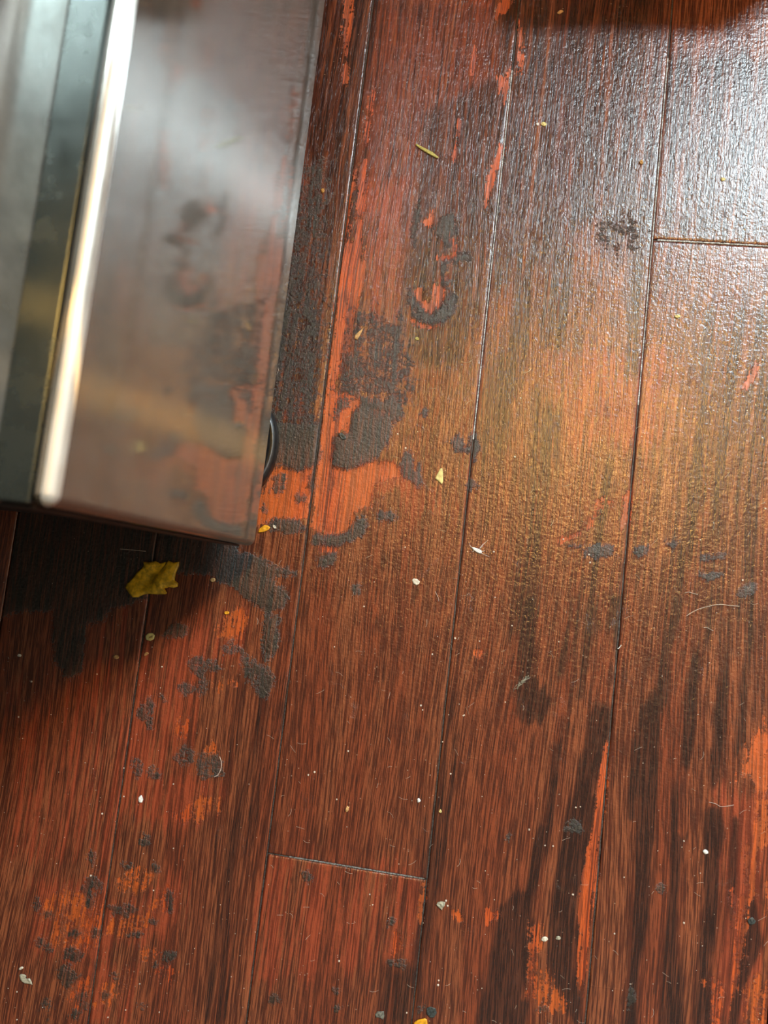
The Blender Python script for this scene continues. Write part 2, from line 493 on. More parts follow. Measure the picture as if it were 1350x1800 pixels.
for q in ((355, 650, 34, 20), (450, 655, 16, 26), (185, 690, 18, 24), (345, 750, 40, 34), (230, 720, 20, 20), (435, 290, 18, 30), (440, 420, 44, 50), (430, 500, 20, 30), (360, 1040, 24, 24), (390, 960, 34, 40),
          (590, 540, 60, 34), (635, 655, 40, 16), (725, 590, 18, 14), (800, 765, 28, 26), (740, 800, 16, 14), (545, 850, 16, 20), (500, 945, 18, 12), (675, 990, 16, 14), (610, 325, 30, 12), (730, 340, 20, 16), (810, 500, 16, 60), (690, 200, 20, 30), (310, 850, 60, 50), (230, 1000, 16, 60), (220, 560, 34, 12), (175, 520, 8, 50)):
    ell(1, 2, q[0] / 2.7, 1400 + q[1] / 2.7, q[2] / 2.7 + 1, q[3] / 2.7 + 1)
for q in ((950, 470, 56, 46), (890, 570, 34, 30), (960, 560, 26, 30), (830, 300, 50, 30), (1090, 370, 44, 28), (730, 970, 16, 30), (1000, 940, 70, 60), (700, 690, 30, 60), (880, 880, 40, 40), (1275, 300, 30, 120), (770, 600, 14, 14), (1010, 450, 30, 30), (650, 940, 14, 50)):
    ell(1, 1.5, q[0] / 2.7, 1000 + q[1] / 2.7, q[2] / 2.7 + 2, q[3] / 2.7 + 2)
for q in (((480, 1130), (500, 1100), (620, 1105), (605, 1152), (520, 1162), (490, 1160)), ((708, 1118), (792, 1100), (780, 1142), (740, 1152)), ((1020, 1242), (1132, 1232), (1110, 1256), (1060, 1280)),
          ((1193, 1332), (1230, 1300), (1300, 1286), (1296, 1326), (1220, 1352)), ((848, 1090), (925, 1088), (900, 1124)), ((395, 1098), (475, 1108), (440, 1124)), ((1030, 1150), (1140, 1150), (1140, 1172), (1040, 1170))):
    add(1, 9, c6(*q))
for q in ((225, 960, 20, 16), (515, 920, 14, 18), (515, 1000, 10, 20), (370, 380, 40, 24), (770, 600, 14, 22), (800, 790, 40, 24), (910, 1015, 18, 18)):
    ell(1, 4, 400 + q[0] / 2.7, 1400 + q[1] / 2.7, q[2] / 2.7 + 1, q[3] / 2.7 + 1)
for q in ((120, 195, 14, 16), (430, 140, 40, 30), (845, 435, 18, 20), (280, 1010, 22, 10), (700, 950, 20, 50)):
    ell(1, 4, 850 + q[0] / 2.7, 1400 + q[1] / 2.7, q[2] / 2.7 + 1, q[3] / 2.7 + 1)
add(1, 0, [(500, 300), (560, 300), (560, 560), (545, 760), (480, 760), (480, 500)])
ell(1, -3, 1082, 412, 20, 16)
ell(2, 3, 1078, 405, 40, 26)
ell(2, 3, 920, 505, 24, 44)
add(2, 3, [(880, -20), (1180, -20), (1150, 430), (1040, 380), (960, 460), (860, 520), (870, 300)])
add(2, 3, [(1180, 100), (1360, 100), (1360, 420), (1150, 410)])
add(2, 3, [(570, -20), (668, -20), (630, 300), (600, 430), (560, 780), (470, 780)])
add(2, 3, [(740, 200), (900, 120), (870, 500), (800, 640), (700, 640), (720, 400)])
add(2, -2, [(660, 20), (900, 20), (860, 300), (640, 300)])
ell(2, 8, 838, 195, 18, 32)

# dark stain between the grain
for q in (((170, -10), (250, -10), (240, 370), (300, 450), (330, 480), (310, 560), (250, 600), (200, 620), (170, 560), (150, 430)), ((420, -10), (450, -10), (420, 150), (390, 330), (350, 400), (350, 330), (380, 200)),
          ((490, 0), (520, -10), (540, 60), (500, 250), (470, 480), (430, 500), (450, 380), (470, 200)), ((560, 480), (600, 540), (600, 680), (560, 760), (530, 880), (500, 1000), (480, 1120), (390, 1120), (440, 820), (490, 700), (510, 560)),
          ((400, 600), (380, 720), (350, 900), (330, 1080), (285, 1080), (320, 850), (340, 720)), ((595, -10), (660, -10), (650, 150), (630, 280), (600, 130)),
          ((900, -10), (965, -10), (950, 80), (885, 250), (885, 430), (850, 560), (840, 700), (830, 900), (815, 1100), (725, 1100), (740, 950), (700, 900), (710, 700), (750, 520), (812, 430), (830, 330), (850, 180), (890, 100)),
          ((1060, -10), (1110, -10), (1090, 150), (1050, 250), (1020, 400), (1010, 600), (990, 760), (940, 830), (920, 1100), (890, 1100), (920, 760), (950, 600), (980, 350), (1025, 220)),
          ((1180, -10), (1205, -10), (1180, 250), (1160, 450), (1150, 600), (1120, 800), (1080, 900), (1100, 700), (1120, 500), (1150, 300)),
          ((1258, -10), (1284, -10), (1265, 330), (1255, 450), (1240, 700), (1200, 750), (1220, 500), (1240, 250)), ((690, 820), (720, 820), (705, 1050), (685, 1050))):
    add(2, 22, b3(*q))
for q in (((70, 520), (130, 480), (200, 440), (240, 200), (270, 150), (320, 80), (335, -20), (345, 0), (320, 200), (290, 300), (250, 400), (210, 520), (230, 650), (210, 850), (180, 960), (230, 970), (200, 1100), (-40, 1100), (20, 760), (50, 650)),
          ((400, 60), (420, -10), (540, -10), (520, 150), (490, 260), (470, 400), (440, 500), (450, 650), (430, 800), (460, 970), (460, 1100), (400, 1040), (370, 940), (320, 860), (310, 750), (320, 500), (340, 370), (380, 200)),
          ((740, -10), (830, -10), (820, 200), (800, 330), (790, 560), (760, 700), (740, 820), (730, 1100), (660, 1100), (690, 850), (700, 650), (720, 450), (730, 200)),
          ((900, 170), (960, 190), (950, 300), (930, 500), (930, 750), (940, 1100), (850, 1100), (870, 700), (890, 450)),
          ((1050, 60), (1120, 60), (1145, 200), (1110, 300), (1120, 500), (1110, 700), (1080, 820), (1090, 1100), (1000, 1100), (1020, 700), (1040, 500), (1040, 200)),
          ((1180, 100), (1220, 100), (1200, 400), (1170, 700), (1150, 500)), ((1250, 500), (1290, 480), (1330, 700), (1240, 900), (1200, 1100), (1160, 1100), (1230, 700))):
    add(2, 22, b4(*q))
for q in (((150, -10), (230, -10), (180, 300), (100, 600), (20, 800), (0, 500), (60, 200)), ((250, 400), (370, 470), (350, 640), (300, 880), (240, 1330), (160, 1500), (150, 1200), (190, 800)),
          ((1030, -10), (1075, -10), (1070, 600), (1010, 1000), (950, 1300), (920, 1500), (880, 1500), (930, 1100), (1010, 700)),
          ((1190, -10), (1230, -10), (1200, 500), (1150, 800), (1110, 1200), (1090, 1500), (1050, 1500), (1070, 1150), (1130, 700)),
          ((1300, -10), (1350, -10), (1330, 500), (1280, 900), (1230, 1500), (1180, 1500), (1240, 900)), ((570, 700), (600, 700), (590, 900), (560, 1100), (520, 1480), (480, 1480), (530, 1000)),
          ((690, 180), (740, 180), (740, 290), (700, 300))):
    add(2, 9, c6(*q))
for q in (((0, 100), (60, 100), (40, 500), (20, 900), (-30, 900)), ((200, 300), (300, 200), (270, 600), (220, 800), (180, 700)), ((330, 700), (420, 500), (420, 900), (350, 1200), (260, 1200)), ((500, 300), (700, 400), (720, 900), (640, 1000), (560, 700)),
          ((190, 1300), (300, 1300), (300, 1700), (250, 1810), (170, 1810)), ((650, 1100), (700, 1200), (700, 1600), (660, 1800), (650, 1500)), ((0, 1200), (60, 1300), (80, 1600), (20, 1700), (-20, 1500))):
    add(2, 3, c5(*q))
add(2, 1, b2((940, 100), (1010, 0), (1050, -500), (1110, -500), (1060, 0), (1010, 300), (960, 700), (900, 1100), (880, 1100), (930, 600)))
add(2, 5, b2((750, 800), (880, 820), (870, 1100), (740, 1100)))
add(2, -2, [(440, 1180), (470, 1200), (430, 1500), (400, 1780), (370, 1780), (400, 1400)])
add(2, 2, [(560, 0), (640, 0), (600, 400), (560, 700), (500, 700), (520, 300)])

# worn red finish
add(3, 1, [(660, 20), (740, 20), (860, 0), (880, 120), (800, 220), (800, 400), (725, 420), (700, 560), (640, 560), (655, 380), (620, 300)])
add(3, 14, h2((640, 1500), (660, 1100), (690, 800), (740, 620), (745, 800), (715, 1100), (675, 1450)))
add(3, 12, h2((480, 900), (470, 700), (510, 480), (525, 560), (500, 900), (450, 1300), (420, 1300)))
add(3, 10, h2((580, 120), (640, 100), (640, 500), (600, 560), (570, 400)))
add(3, 8, c5((250, 620), (310, 600), (290, 900), (230, 1100), (180, 1100), (220, 850)))
add(3, 4, c5((-60, 900), (60, 950), (40, 1250), (-80, 1300)))
add(3, 16, c3((245, 385), (240, 350), (300, 290), (350, 225), (378, 235), (368, 300), (350, 385)))
add(3, 8, c3((240, 460), (262, 460), (262, 485), (240, 485)))
add(3, 14, c3((600, 570), (700, 560), (840, 580), (840, 700), (720, 720), (690, 800), (590, 800)))
add(3, 4, c3((880, 690), (990, 700), (990, 800), (900, 820)))
add(3, 3, c7((640, 300), (900, 330), (1050, 200), (1180, 200), (1120, 420), (1000, 450), (900, 560), (880, 760), (760, 1000), (640, 1080), (620, 900)))
add(3, 2, c7((640, 960), (820, 1000), (1040, 1000), (1080, 1080), (980, 1180), (760, 1200), (620, 1150)))
add(3, 3, c8((180, 420), (480, 400), (480, 760), (300, 780), (170, 700)))
add(3, 2, c8((520, 560), (860, 400), (850, 560), (700, 700), (520, 700)))
add(3, 2, c8((420, 820), (620, 800), (600, 1060), (430, 1060)))
add(3, 4, c6((350, 180), (900, 200), (860, 600), (400, 620)))
add(3, 6, b4((1160, 0), (1350, 0), (1350, 1080), (1040, 1080), (1100, 700)))
add(3, 0, b2((150, 300), (900, 380), (860, 760), (120, 860)))
add(3, 5, c4((-10, 0), (60, 0), (40, 50), (-10, 50)))
add(3, -2, [(0, 1240), (260, 1060), (190, 1500), (0, 1500)])

BASE = (-60.0, -60.0, -30.0, -14.0)


def wear(x, y):
    px, py = to_px(x, y)
    V = [np.full(px.shape, b) for b in BASE]
    for ch, cap, poly, soft in P:
        a = np.array(poly)
        m = 60
        lo, hi = a.min(0) - m, a.max(0) + m
        idx = np.nonzero((px > lo[0]) & (px < hi[0]) & (py > lo[1]) & (py < hi[1]))[0]
        if not len(idx): continue
        qx, qy = px[idx], py[idx]
        d2 = np.full(qx.shape, 1e9)
        ins = np.zeros(qx.shape, bool)
        n = len(a)
        for i in range(n):
            ax, ay = a[i]
            bx, by = a[(i + 1) % n]
            ex, ey = bx - ax, by - ay
            L = ex * ex + ey * ey + 1e-9
            t = np.clip(((qx - ax) * ex + (qy - ay) * ey) / L, 0, 1)
            d2 = np.minimum(d2, (qx - ax - t * ex) ** 2 + (qy - ay - t * ey) ** 2)
            if abs(ey) > 1e-9:
                c = ((ay > qy) != (by > qy)) & (qx < ex * (qy - ay) / ey + ax)
                ins ^= c
        d = np.sqrt(d2)
        s = np.minimum(np.where(ins, d, -d) * soft, cap)
        V[ch][idx] = np.maximum(V[ch][idx], s)
    # islands of left-over finish inside the bare patches: grime wins over bare wood in the shader
    return np.stack([np.clip(v, -60, 60) for v in V], 1)


# ---------------------------------------------------------------- floor: sub-floor with planks as its parts
floor = box('floor', (-1.25, -1.25, -0.030), (1.75, 1.50, -0.0135), SUB)
tag(floor, kind='structure')
PW, GAP, TH = 0.127, 0.0013, 0.0132
JX0 = -0.13411                                   # joint between second and third plank row in view


def plank(k, ya, yb, dense=None):
    xa, xb = JX0 + (k - 2) * PW + GAP / 2, JX0 + (k - 1) * PW - GAP / 2
    ya, yb = ya + GAP / 2, yb - GAP / 2
    ed = 0.0012
    if dense:
        st = 0.0018
        xs = [xa, xa + .0003, xa + .0007] + list(np.linspace(xa + ed, xb - ed, 68)) + [xb - .0007, xb - .0003, xb]
        d0, d1 = max(dense[0], ya + ed), min(dense[1], yb - ed)
        ys = list(np.linspace(d0, d1, max(2, int((d1 - d0) / st))))
        if d0 > ya + ed + .02: ys = [ya, ya + .0005, ya + ed] + ys
        else: ys = [ya, ya + .0004] + ys
        if d1 < yb - ed - .02: ys = ys + [yb - ed, yb - .0005, yb]
        else: ys = ys + [yb - .0004, yb]
    else:
        xs = [xa, xa + ed, xb - ed, xb]
        ys = [ya, ya + ed, yb - ed, yb]
    xs, ys = np.array(xs), np.array(ys)
    nx, ny = len(xs), len(ys)
    gx, gy = np.meshgrid(xs, ys)
    gx, gy = gx.ravel(), gy.ravel()
    W = wear(gx, gy) if dense else np.tile(np.array(BASE), (len(gx), 1))
    e = np.minimum(np.minimum(gx - xa, xb - gx), np.minimum(gy - ya, yb - gy))
    z = -0.0007 * np.clip(1 - e / ed, 0, 1) ** 2
    if dense:
        z = z - 0.00025 * np.clip(W[:, 0] / 4, 0, 1) + 0.0003 * np.clip(W[:, 1] / 10, 0, 1)
    cx, cy = (xa + xb) / 2, (ya + yb) / 2
    top = np.stack([gx - cx, gy - cy, z], 1)
    # bottom corners close the plank
    bot = np.array([[xa - cx, ya - cy, -TH], [xb - cx, ya - cy, -TH], [xb - cx, yb - cy, -TH], [xa - cx, yb - cy, -TH]])
    verts = np.concatenate([top, bot])
    nt = nx * ny
    i = np.arange(nx - 1)
    j = np.arange(ny - 1)
    I, J = np.meshgrid(i, j)
    b = (J * nx + I).ravel()
    quads = np.stack([b, b + 1, b + 1 + nx, b + nx], 1)
    side = [[nt, nt + 1] + [q for q in range(nx - 1, -1, -1)],
            [nt + 1, nt + 2] + [q * nx + nx - 1 for q in range(ny - 1, -1, -1)],
            [nt + 2, nt + 3] + [(ny - 1) * nx + q for q in range(nx)],
            [nt + 3, nt] + [q * nx for q in range(ny)]]
    loops = np.concatenate([quads.ravel()] + [np.array(s) for s in side])
    sizes = np.concatenate([np.full(len(quads), 4), np.array([len(s) for s in side])])
    me = bpy.data.meshes.new('plank')
    me.vertices.add(len(verts))
    me.vertices.foreach_set('co', verts.ravel())
    me.loops.add(len(loops))
    me.loops.foreach_set('vertex_index', loops.astype(np.int32))
    me.polygons.add(len(sizes))
    st_ = np.concatenate([[0], np.cumsum(sizes)[:-1]])
    me.polygons.foreach_set('loop_start', st_.astype(np.int32))
    me.update(calc_edges=True)
    me.validate()
    me.polygons.foreach_set('use_smooth', [True] * len(quads) + [False] * 4)
    at = me.attributes.new('wear', 'FLOAT_COLOR', 'POINT')
    Wf = np.concatenate([W, np.tile(np.array(BASE), (4, 1))])
    at.data.foreach_set('color', Wf.astype(np.float32).ravel())
    me.materials.append(WOOD)
    o = bpy.data.objects.new('plank', me)
    o.location = (cx, cy, 0)
    return link(o, floor)


YA = -0.2257
YB = 0.2969
plank(0, -1.20, 0.62, (-0.45, 0.04))
plank(1, -0.95, 0.86, (-0.44, 0.60))
plank(2, -1.22, YA, (-0.42, YA))
plank(2, YA, 1.05, (YA, 0.58))
plank(3, -0.72, 0.98, (-0.36, 0.56))
plank(4, -0.90, YB, (-0.33, YB))
plank(4, YB, 1.40, (YB, 0.56))
rp = random.Random(3)
for k, spans in ((0, ((0.62, 1.49),)), (1, ((-1.24, -.95), (.86, 1.49))), (2, ((1.05, 1.49),)), (3, ((-1.24, -.72), (.98, 1.49))), (4, ((-1.24, -.90), (1.40, 1.49)))):
    for a, b in spans: plank(k, a, b)
for k in list(range(-6, 0)) + list(range(5, 16)):
    y = -1.24
    L = rp.uniform(.5, 1.2)
    while y < 1.49:
        e = min(1.49, y + L)
        if 1.49 - e < .2: e = 1.49
        plank(k, y, e)
        y = e
        L = rp.uniform(.8, 1.3)

# packed dirt lying in the joints (one strip per joint in view)
for a, b, ya, yb in ((1, .0009, -.45, .03), (2, .0009, -.44, .60), (3, .0009, -.40, .58), (4, .0009, -.36, .57)):
    x = JX0 + (a - 2) * PW
    bm = bmesh.new()
    n = 160
    prev = None
    for i in range(n + 1):
        y = ya + (yb - ya) * i / n
        zt = -0.0011 + rp.uniform(-.0004, .0004)
        ring = [bm.verts.new((x - .0005, y, zt)), bm.verts.new((x + .0005, y, zt + rp.uniform(-.0001, .0001))), bm.verts.new((x + .0005, y, -.013)), bm.verts.new((x - .0005, y, -.013))]
        if prev:
            for q in range(4):
                bm.faces.new((prev[q], prev[(q + 1) % 4], ring[(q + 1) % 4], ring[q]))
        prev = ring
    from_bm('joint_dirt', bm, FILL, floor)['kind'] = 'stuff'
for xa, xb, y in ((JX0, JX0 + PW, YA), (JX0 + 2 * PW, JX0 + 3 * PW, YB)):
    bm = bmesh.new()
    bm_box(bm, (xa + .001, y - .0005, -.013), (xb - .001, y + .0005, -.0011))
    bmesh.ops.subdivide_edges(bm, edges=[e for e in bm.edges if abs(e.verts[0].co.x - e.verts[1].co.x) > .05], cuts=50)
    for v in bm.verts:
        if v.co.z > -.005: v.co.z += rp.uniform(-.0004, .0003)
    from_bm('joint_dirt', bm, FILL, floor)['kind'] = 'stuff'

# pale strips painting window glint on the upper joints; dull dust at the lower
FILL_GLINT = simple('pale_joint_glint', (0.55, 0.57, 0.57), .45, var=.6, scale=900, bump=.0003)
FILL3 = simple('dull_joint_dust', (0.17, 0.165, 0.155), .5, var=.7, scale=900, bump=.0003)
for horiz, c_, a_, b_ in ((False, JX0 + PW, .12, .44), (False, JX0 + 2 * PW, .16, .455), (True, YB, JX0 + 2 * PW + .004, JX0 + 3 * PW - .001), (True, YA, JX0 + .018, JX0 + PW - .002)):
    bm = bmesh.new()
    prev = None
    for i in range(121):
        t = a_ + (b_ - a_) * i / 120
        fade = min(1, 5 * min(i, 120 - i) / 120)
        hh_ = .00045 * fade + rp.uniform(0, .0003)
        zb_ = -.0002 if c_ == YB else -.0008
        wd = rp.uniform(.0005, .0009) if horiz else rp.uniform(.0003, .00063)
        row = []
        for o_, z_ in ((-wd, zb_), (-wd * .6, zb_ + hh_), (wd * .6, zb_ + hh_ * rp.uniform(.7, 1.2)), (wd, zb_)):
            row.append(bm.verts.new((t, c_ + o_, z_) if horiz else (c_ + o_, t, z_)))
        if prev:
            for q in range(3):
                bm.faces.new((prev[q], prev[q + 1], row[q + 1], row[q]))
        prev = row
    from_bm('joint_glint_dust', bm, FILL3 if c_ == YA else FILL_GLINT, floor, True)['kind'] = 'stuff'

# ---------------------------------------------------------------- room shell
box_ = lambda n, lo, hi, m=WALL: tag(box(n, lo, hi, m), kind='structure')
W_ = WIN
bm = bmesh.new()
bm_box(bm, (-1.25, 1.50, -0.03), (W_['x0'], 1.62, 2.40))
bm_box(bm, (W_['x1'], 1.50, -0.03), (1.75, 1.62, 2.40))
bm_box(bm, (W_['x0'], 1.50, -0.03), (W_['x1'], 1.62, W_['z0']))
bm_box(bm, (W_['x0'], 1.50, W_['z1']), (W_['x1'], 1.62, 2.40))
tag(from_bm('wall_back', bm, WALL), kind='structure')
box_('wall_right', (1.75, -1.37, -0.03), (1.87, 1.62, 2.40))
box_('wall_left', (-1.37, -1.37, -0.03), (-1.25, 1.62, 2.40))
box_('wall_front', (-1.25, -1.37, -0.03), (1.75, -1.25, 2.40))
box_('ceiling', (-1.37, -1.37, 2.40), (1.87, 1.62, 2.50), CEIL)
win = tag(empty('window_1', ((W_['x0'] + W_['x1']) / 2, 1.5, W_['z0'])), kind='structure')
bm = bmesh.new()
f = .035
cx, cz = (W_['x0'] + W_['x1']) / 2, W_['z0']
hw, hh = (W_['x1'] - W_['x0']) / 2, W_['z1'] - W_['z0']
bm_box(bm, (-hw, .02, 0), (-hw + f, .08, hh))
bm_box(bm, (hw - f, .02, 0), (hw, .08, hh))
bm_box(bm, (-hw + f, .02, 0), (hw - f, .08, f))
bm_box(bm, (-hw + f, .02, hh - f), (hw - f, .08, hh))
from_bm('window_frame', bm, WHITE, win)
box('window_sill', (-hw - .03, -.06, -.03), (hw + .03, 0, -.002), WHITE, win, .004)

# added warm glowing panel on the right, framed window-like, to brighten the steel lip
glow_panel = tag(empty('warm_glow_panel', (1.75, -0.05, .55)), kind='structure')
bm = bmesh.new()
bm_box(bm, (-.02, -.50, 0), (0, -.45, 1.3))
bm_box(bm, (-.02, .45, 0), (0, .50, 1.3))
bm_box(bm, (-.02, -.45, 0), (0, .45, .05))
bm_box(bm, (-.02, -.45, 1.25), (0, .45, 1.3))
from_bm('window_frame', bm, WHITE, glow_panel)  # frame around the added glowing panel
PANEL_GLOW = bpy.data.materials.new('warm_panel_glow')
PANEL_GLOW.use_nodes = True
e_ = PANEL_GLOW.node_tree.nodes['Principled BSDF']
e_.inputs['Base Color'].default_value = (.6, .45, .3, 1)
e_.inputs['Emission Color'].default_value = (1.0, .66, .38, 1)
e_.inputs['Emission Strength'].default_value = 1.0
box('glow_panel_face', (-.010, -.45, .05), (-.004, .45, 1.25), PANEL_GLOW, glow_panel)

# ceiling lamp: rose, rod, shade ring and warm bulb
GLOW = bpy.data.materials.new('warm_bulb_glass')
GLOW.use_nodes = True
e_ = GLOW.node_tree.nodes['Principled BSDF']
e_.inputs['Emission Color'].default_value = (1.0, .62, .20, 1)
e_.inputs['Emission Strength'].default_value = 6.0
lamp = tag(empty('ceiling_lamp', (LAMP[0], LAMP[1], 2.40)), 'warm ceiling lamp with a round bulb above the floor', 'lamp')


def lathe(name, prof, mat, parent=None, loc=(0, 0, 0), n=24, smooth=True):
    bm = bmesh.new()
    rings = []
    for r, z in prof:
        rings.append([bm.verts.new((r * math.cos(2 * math.pi * i / n), r * math.sin(2 * math.pi * i / n), z)) for i in range(n)])
    for a, b in zip(rings, rings[1:]):
        for i in range(n):
            bm.faces.new((a[i], a[(i + 1) % n], b[(i + 1) % n], b[i]))
    bm.faces.new(rings[0])
    bm.faces.new(rings[-1][::-1])
    return from_bm(name, bm, mat, parent, smooth, loc)


lathe('ceiling_rose', [(.055, 0), (.055, -.012), (.02, -.03), (.012, -.10)], WHITE, lamp)

# ---------------------------------------------------------------- stainless steel appliance
PX = -0.159          # plane of the drawer front
EY = 0.0125          # its end nearest the camera
ZB, ZT = 0.056, 0.331
app = tag(empty('kitchen_appliance', (-0.45, 0.4, 0.0)),
          'stainless steel kitchen appliance with brushed front standing on the worn planks', 'appliance')


def abox(name, lo, hi, mat, bevel=0, seg=2, smooth=False, parent=None):
    d = Vector((-0.45, 0.4, 0.0))
    return box(name, Vector(lo) - d, Vector(hi) - d, mat, parent or app, bevel, seg, smooth)


def auto_smooth(o):
    o.data.polygons.foreach_set('use_smooth', [True] * len(o.data.polygons))
    md = o.modifiers.new('wn', 'WEIGHTED_NORMAL')
    md.keep_sharp = True
    return o


front = auto_smooth(abox('drawer_front', (PX - .0105, EY, ZB), (PX, .93, ZT), STEEL, .0052, 6))
front.data.materials.append(STEEL_LIT_LIP)
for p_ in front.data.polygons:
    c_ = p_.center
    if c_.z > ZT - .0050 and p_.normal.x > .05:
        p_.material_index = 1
abox('grip_recess', (PX - .0275, EY + .0004, ZB + .01), (PX - .0105, .929, ZT - .0015), SHELF, .0006, 2)
abox('drawer_end_cap', (PX - .0255, EY - .0012, ZB + .006), (PX - .0105, EY + .0002, ZT - .006), CABINET, .0004, 1)
up = auto_smooth(abox('upper_door', (PX - .075, EY, ZT - .012), (PX - .0275, .93, 1.62), STEEL_DOOR, .0015, 3))
abox('shade_side_panel', (-.80, EY - .085, .47), (PX - .03, EY - .001, 1.60), CABINET, .003, 2)  # unseen; added and stretched outward to widen the shade on the floor
abox('cabinet_body', (-.80, EY + .006, .060), (PX - .078, .925, 1.60), CABINET, .004, 2)
abox('drawer_liner', (PX - .078, EY + .006, .060), (PX - .027, .924, ZT - .014), CABINET, .002, 1)
abox('toe_kick', (-.78, EY + .05, .012), (PX - .085, .90, .060), PLASTIC, .002, 1)

# levelling foot peeping out from under the drawer
ft = fl((468, 790))
foot_c = (ft.x - .012, ft.y, 0)
d0 = Vector((-0.45, 0.4, 0.0))


def foot(x, y, name='levelling_foot'):
    o = lathe(name, [(.026, .0005), (.030, .004), (.030, .011), (.027, .014), (.022, .013), (.012, .012), (.009, .016), (.009, .060)], PLASTIC, app, Vector((x, y, 0)) - d0, 40)
    o.scale = (.78, 1.3, 1)
    r = bmesh.new()
    pts = []
    n = 40
    rings = []
    for i in range(n):
        a = 2 * math.pi * i / n
        rings.append([r.verts.new(((.0268 + .0011 * math.cos(b)) * math.cos(a), (.0268 + .0011 * math.cos(b)) * math.sin(a), .0142 + .0011 * math.sin(b))) for b in [2 * math.pi * j / 8 for j in range(8)]])
    for i in range(n):
        for j in range(8):
            r.faces.new((rings[i][j], rings[(i + 1) % n][j], rings[(i + 1) % n][(j + 1) % 8], rings[i][(j + 1) % 8]))
    from_bm('foot_rim', r, RIMMAT, o, True)
    return o


foot(foot_c[0], foot_c[1])
foot(foot_c[0], .80)
foot(-.74, foot_c[1])
foot(-.74, .80)

# unseen low dark block, added beyond the top edge to shade the floor there
pl = tag(empty('added_shade_block', (.13, .70, 0)), 'unseen low dark rounded block added beyond the far end joint to shade the floor', 'shade block')
box('shade_block_body', (-.105, -.168, 0), (.105, .17, .112), CABINET, pl, .03, 5, True)

# ---------------------------------------------------------------- crumbs and litter
M_YEL = simple('yellow_rind', (0.78, 0.46, 0.02), .38, var=.35, scale=260, bump=.0005)
M_ORG = simple('orange_yellow_peel', (0.80, 0.38, 0.02), .4, var=.2, scale=500, bump=.0001)
M_PALE = simple('pale_yellow_chip', (0.78, 0.66, 0.26), .45, var=.2, scale=500, bump=.0001)
M_OFF = simple('off_white_crumb', (0.72, 0.66, 0.54), .6, var=.2, scale=700, bump=.0002)
M_WHITE = simple('white_fluff', (0.85, 0.85, 0.82), .6, var=.1, scale=700, bump=.0001)
M_TAN = simple('tan_crumb', (0.62, 0.36, 0.14), .6, var=.3, scale=600, bump=.0002)
M_AMB = simple('amber_crumb', (0.45, 0.22, 0.04), .5, var=.3, scale=600, bump=.0002)
M_STRAW = simple('green_yellow_stalk', (0.50, 0.44, 0.12), .5, var=.3, scale=900, bump=.0001)
M_GREY = simple('grey_green_lump', (0.16, 0.16, 0.13), .6, var=.5, scale=900, bump=.0003)
M_PGRY = simple('pale_grey_lump', (0.42, 0.40, 0.30), .6, var=.35, scale=900, bump=.0003)
M_BLACK = simple('black_tar_spot', (0.05, 0.06, 0.058), .3, var=.5, scale=900, bump=.0003)
M_LINT = simple('pale_lint', (0.62, 0.50, 0.42), .7, var=.1, scale=900)
M_DUST = simple('pale_dust', (0.75, 0.64, 0.52), .7, var=.2, scale=900)


def chip(name, label, cat, poly, th, mat, lumps=.3, tilt=0.0, group=None, rings=7, sub=2, z0=.00015, fold=0.0):
    """a small solid piece with the outline poly (photograph points), thickness th, bumpy top"""
    rr = random.Random(int(poly[0][0] * 7 + poly[0][1]))
    pts = []
    n = len(poly)
    for i in range(n):
        a, b = Vector(poly[i]), Vector(poly[(i + 1) % n])
        for s in range(sub):
            pts.append(a.lerp(b, s / sub))
    Q = [fl(p, th * .5) for p in pts]
    c = sum(Q, Vector()) / len(Q)
    Q = [Vector((q.x - c.x, q.y - c.y, 0)) for q in Q]
    R = max(q.length for q in Q)
    ph = [rr.uniform(0, 6.28) for _ in range(6)]

    def nz(x, y):
        u, v = x / R, y / R
        return (math.sin(5 * u + 3 * v + ph[0]) + math.sin(-4 * u + 6 * v + ph[1]) + .7 * math.sin(11 * u - 5 * v + ph[2]) + .6 * math.sin(9 * v + 7 * u + ph[3]) + .5 * math.sin(17 * u + ph[4]) * math.sin(15 * v + ph[5])) / 3.0
    bm = bmesh.new()
    fr = [1 - (i / rings) ** 1.0 * .999 for i in range(rings)]

    def layer(sign):
        L = []
        for f_ in fr:
            row = []
            for q in Q:
                x, y = q.x * f_, q.y * f_
                prof = (1 - f_ ** 6) ** .5
                base = th * .5 + tilt * x * 1.0 + fold * (nz(x * .6, y * .6)) * th * .5
                z = base + sign * th * .5 * (.25 + .75 * prof) + (lumps * th * nz(x, y) * prof if sign > 0 else 0)
                row.append(bm.verts.new((x, y, max(z, z0))))
            L.append(row)
        return L
    T, B = layer(1), layer(-1)
    m = len(Q)
    for L, fl_ in ((T, 0), (B, 1)):
        for i in range(len(L) - 1):
            for k in range(m):
                bm.faces.new((L[i][k], L[i][(k + 1) % m], L[i + 1][(k + 1) % m], L[i + 1][k]))
        cz_ = sum((v.co.z for v in L[-1])) / m
        cv = bm.verts.new((0, 0, cz_))
        for k in range(m):
            bm.faces.new((L[-1][k], L[-1][(k + 1) % m], cv))
    for k in range(m):
        bm.faces.new((T[0][k], T[0][(k + 1) % m], B[0][(k + 1) % m], B[0][k]))
    o = from_bm(name, bm, mat, None, True, (c.x, c.y, 0))
    return tag(o, label, cat, group)


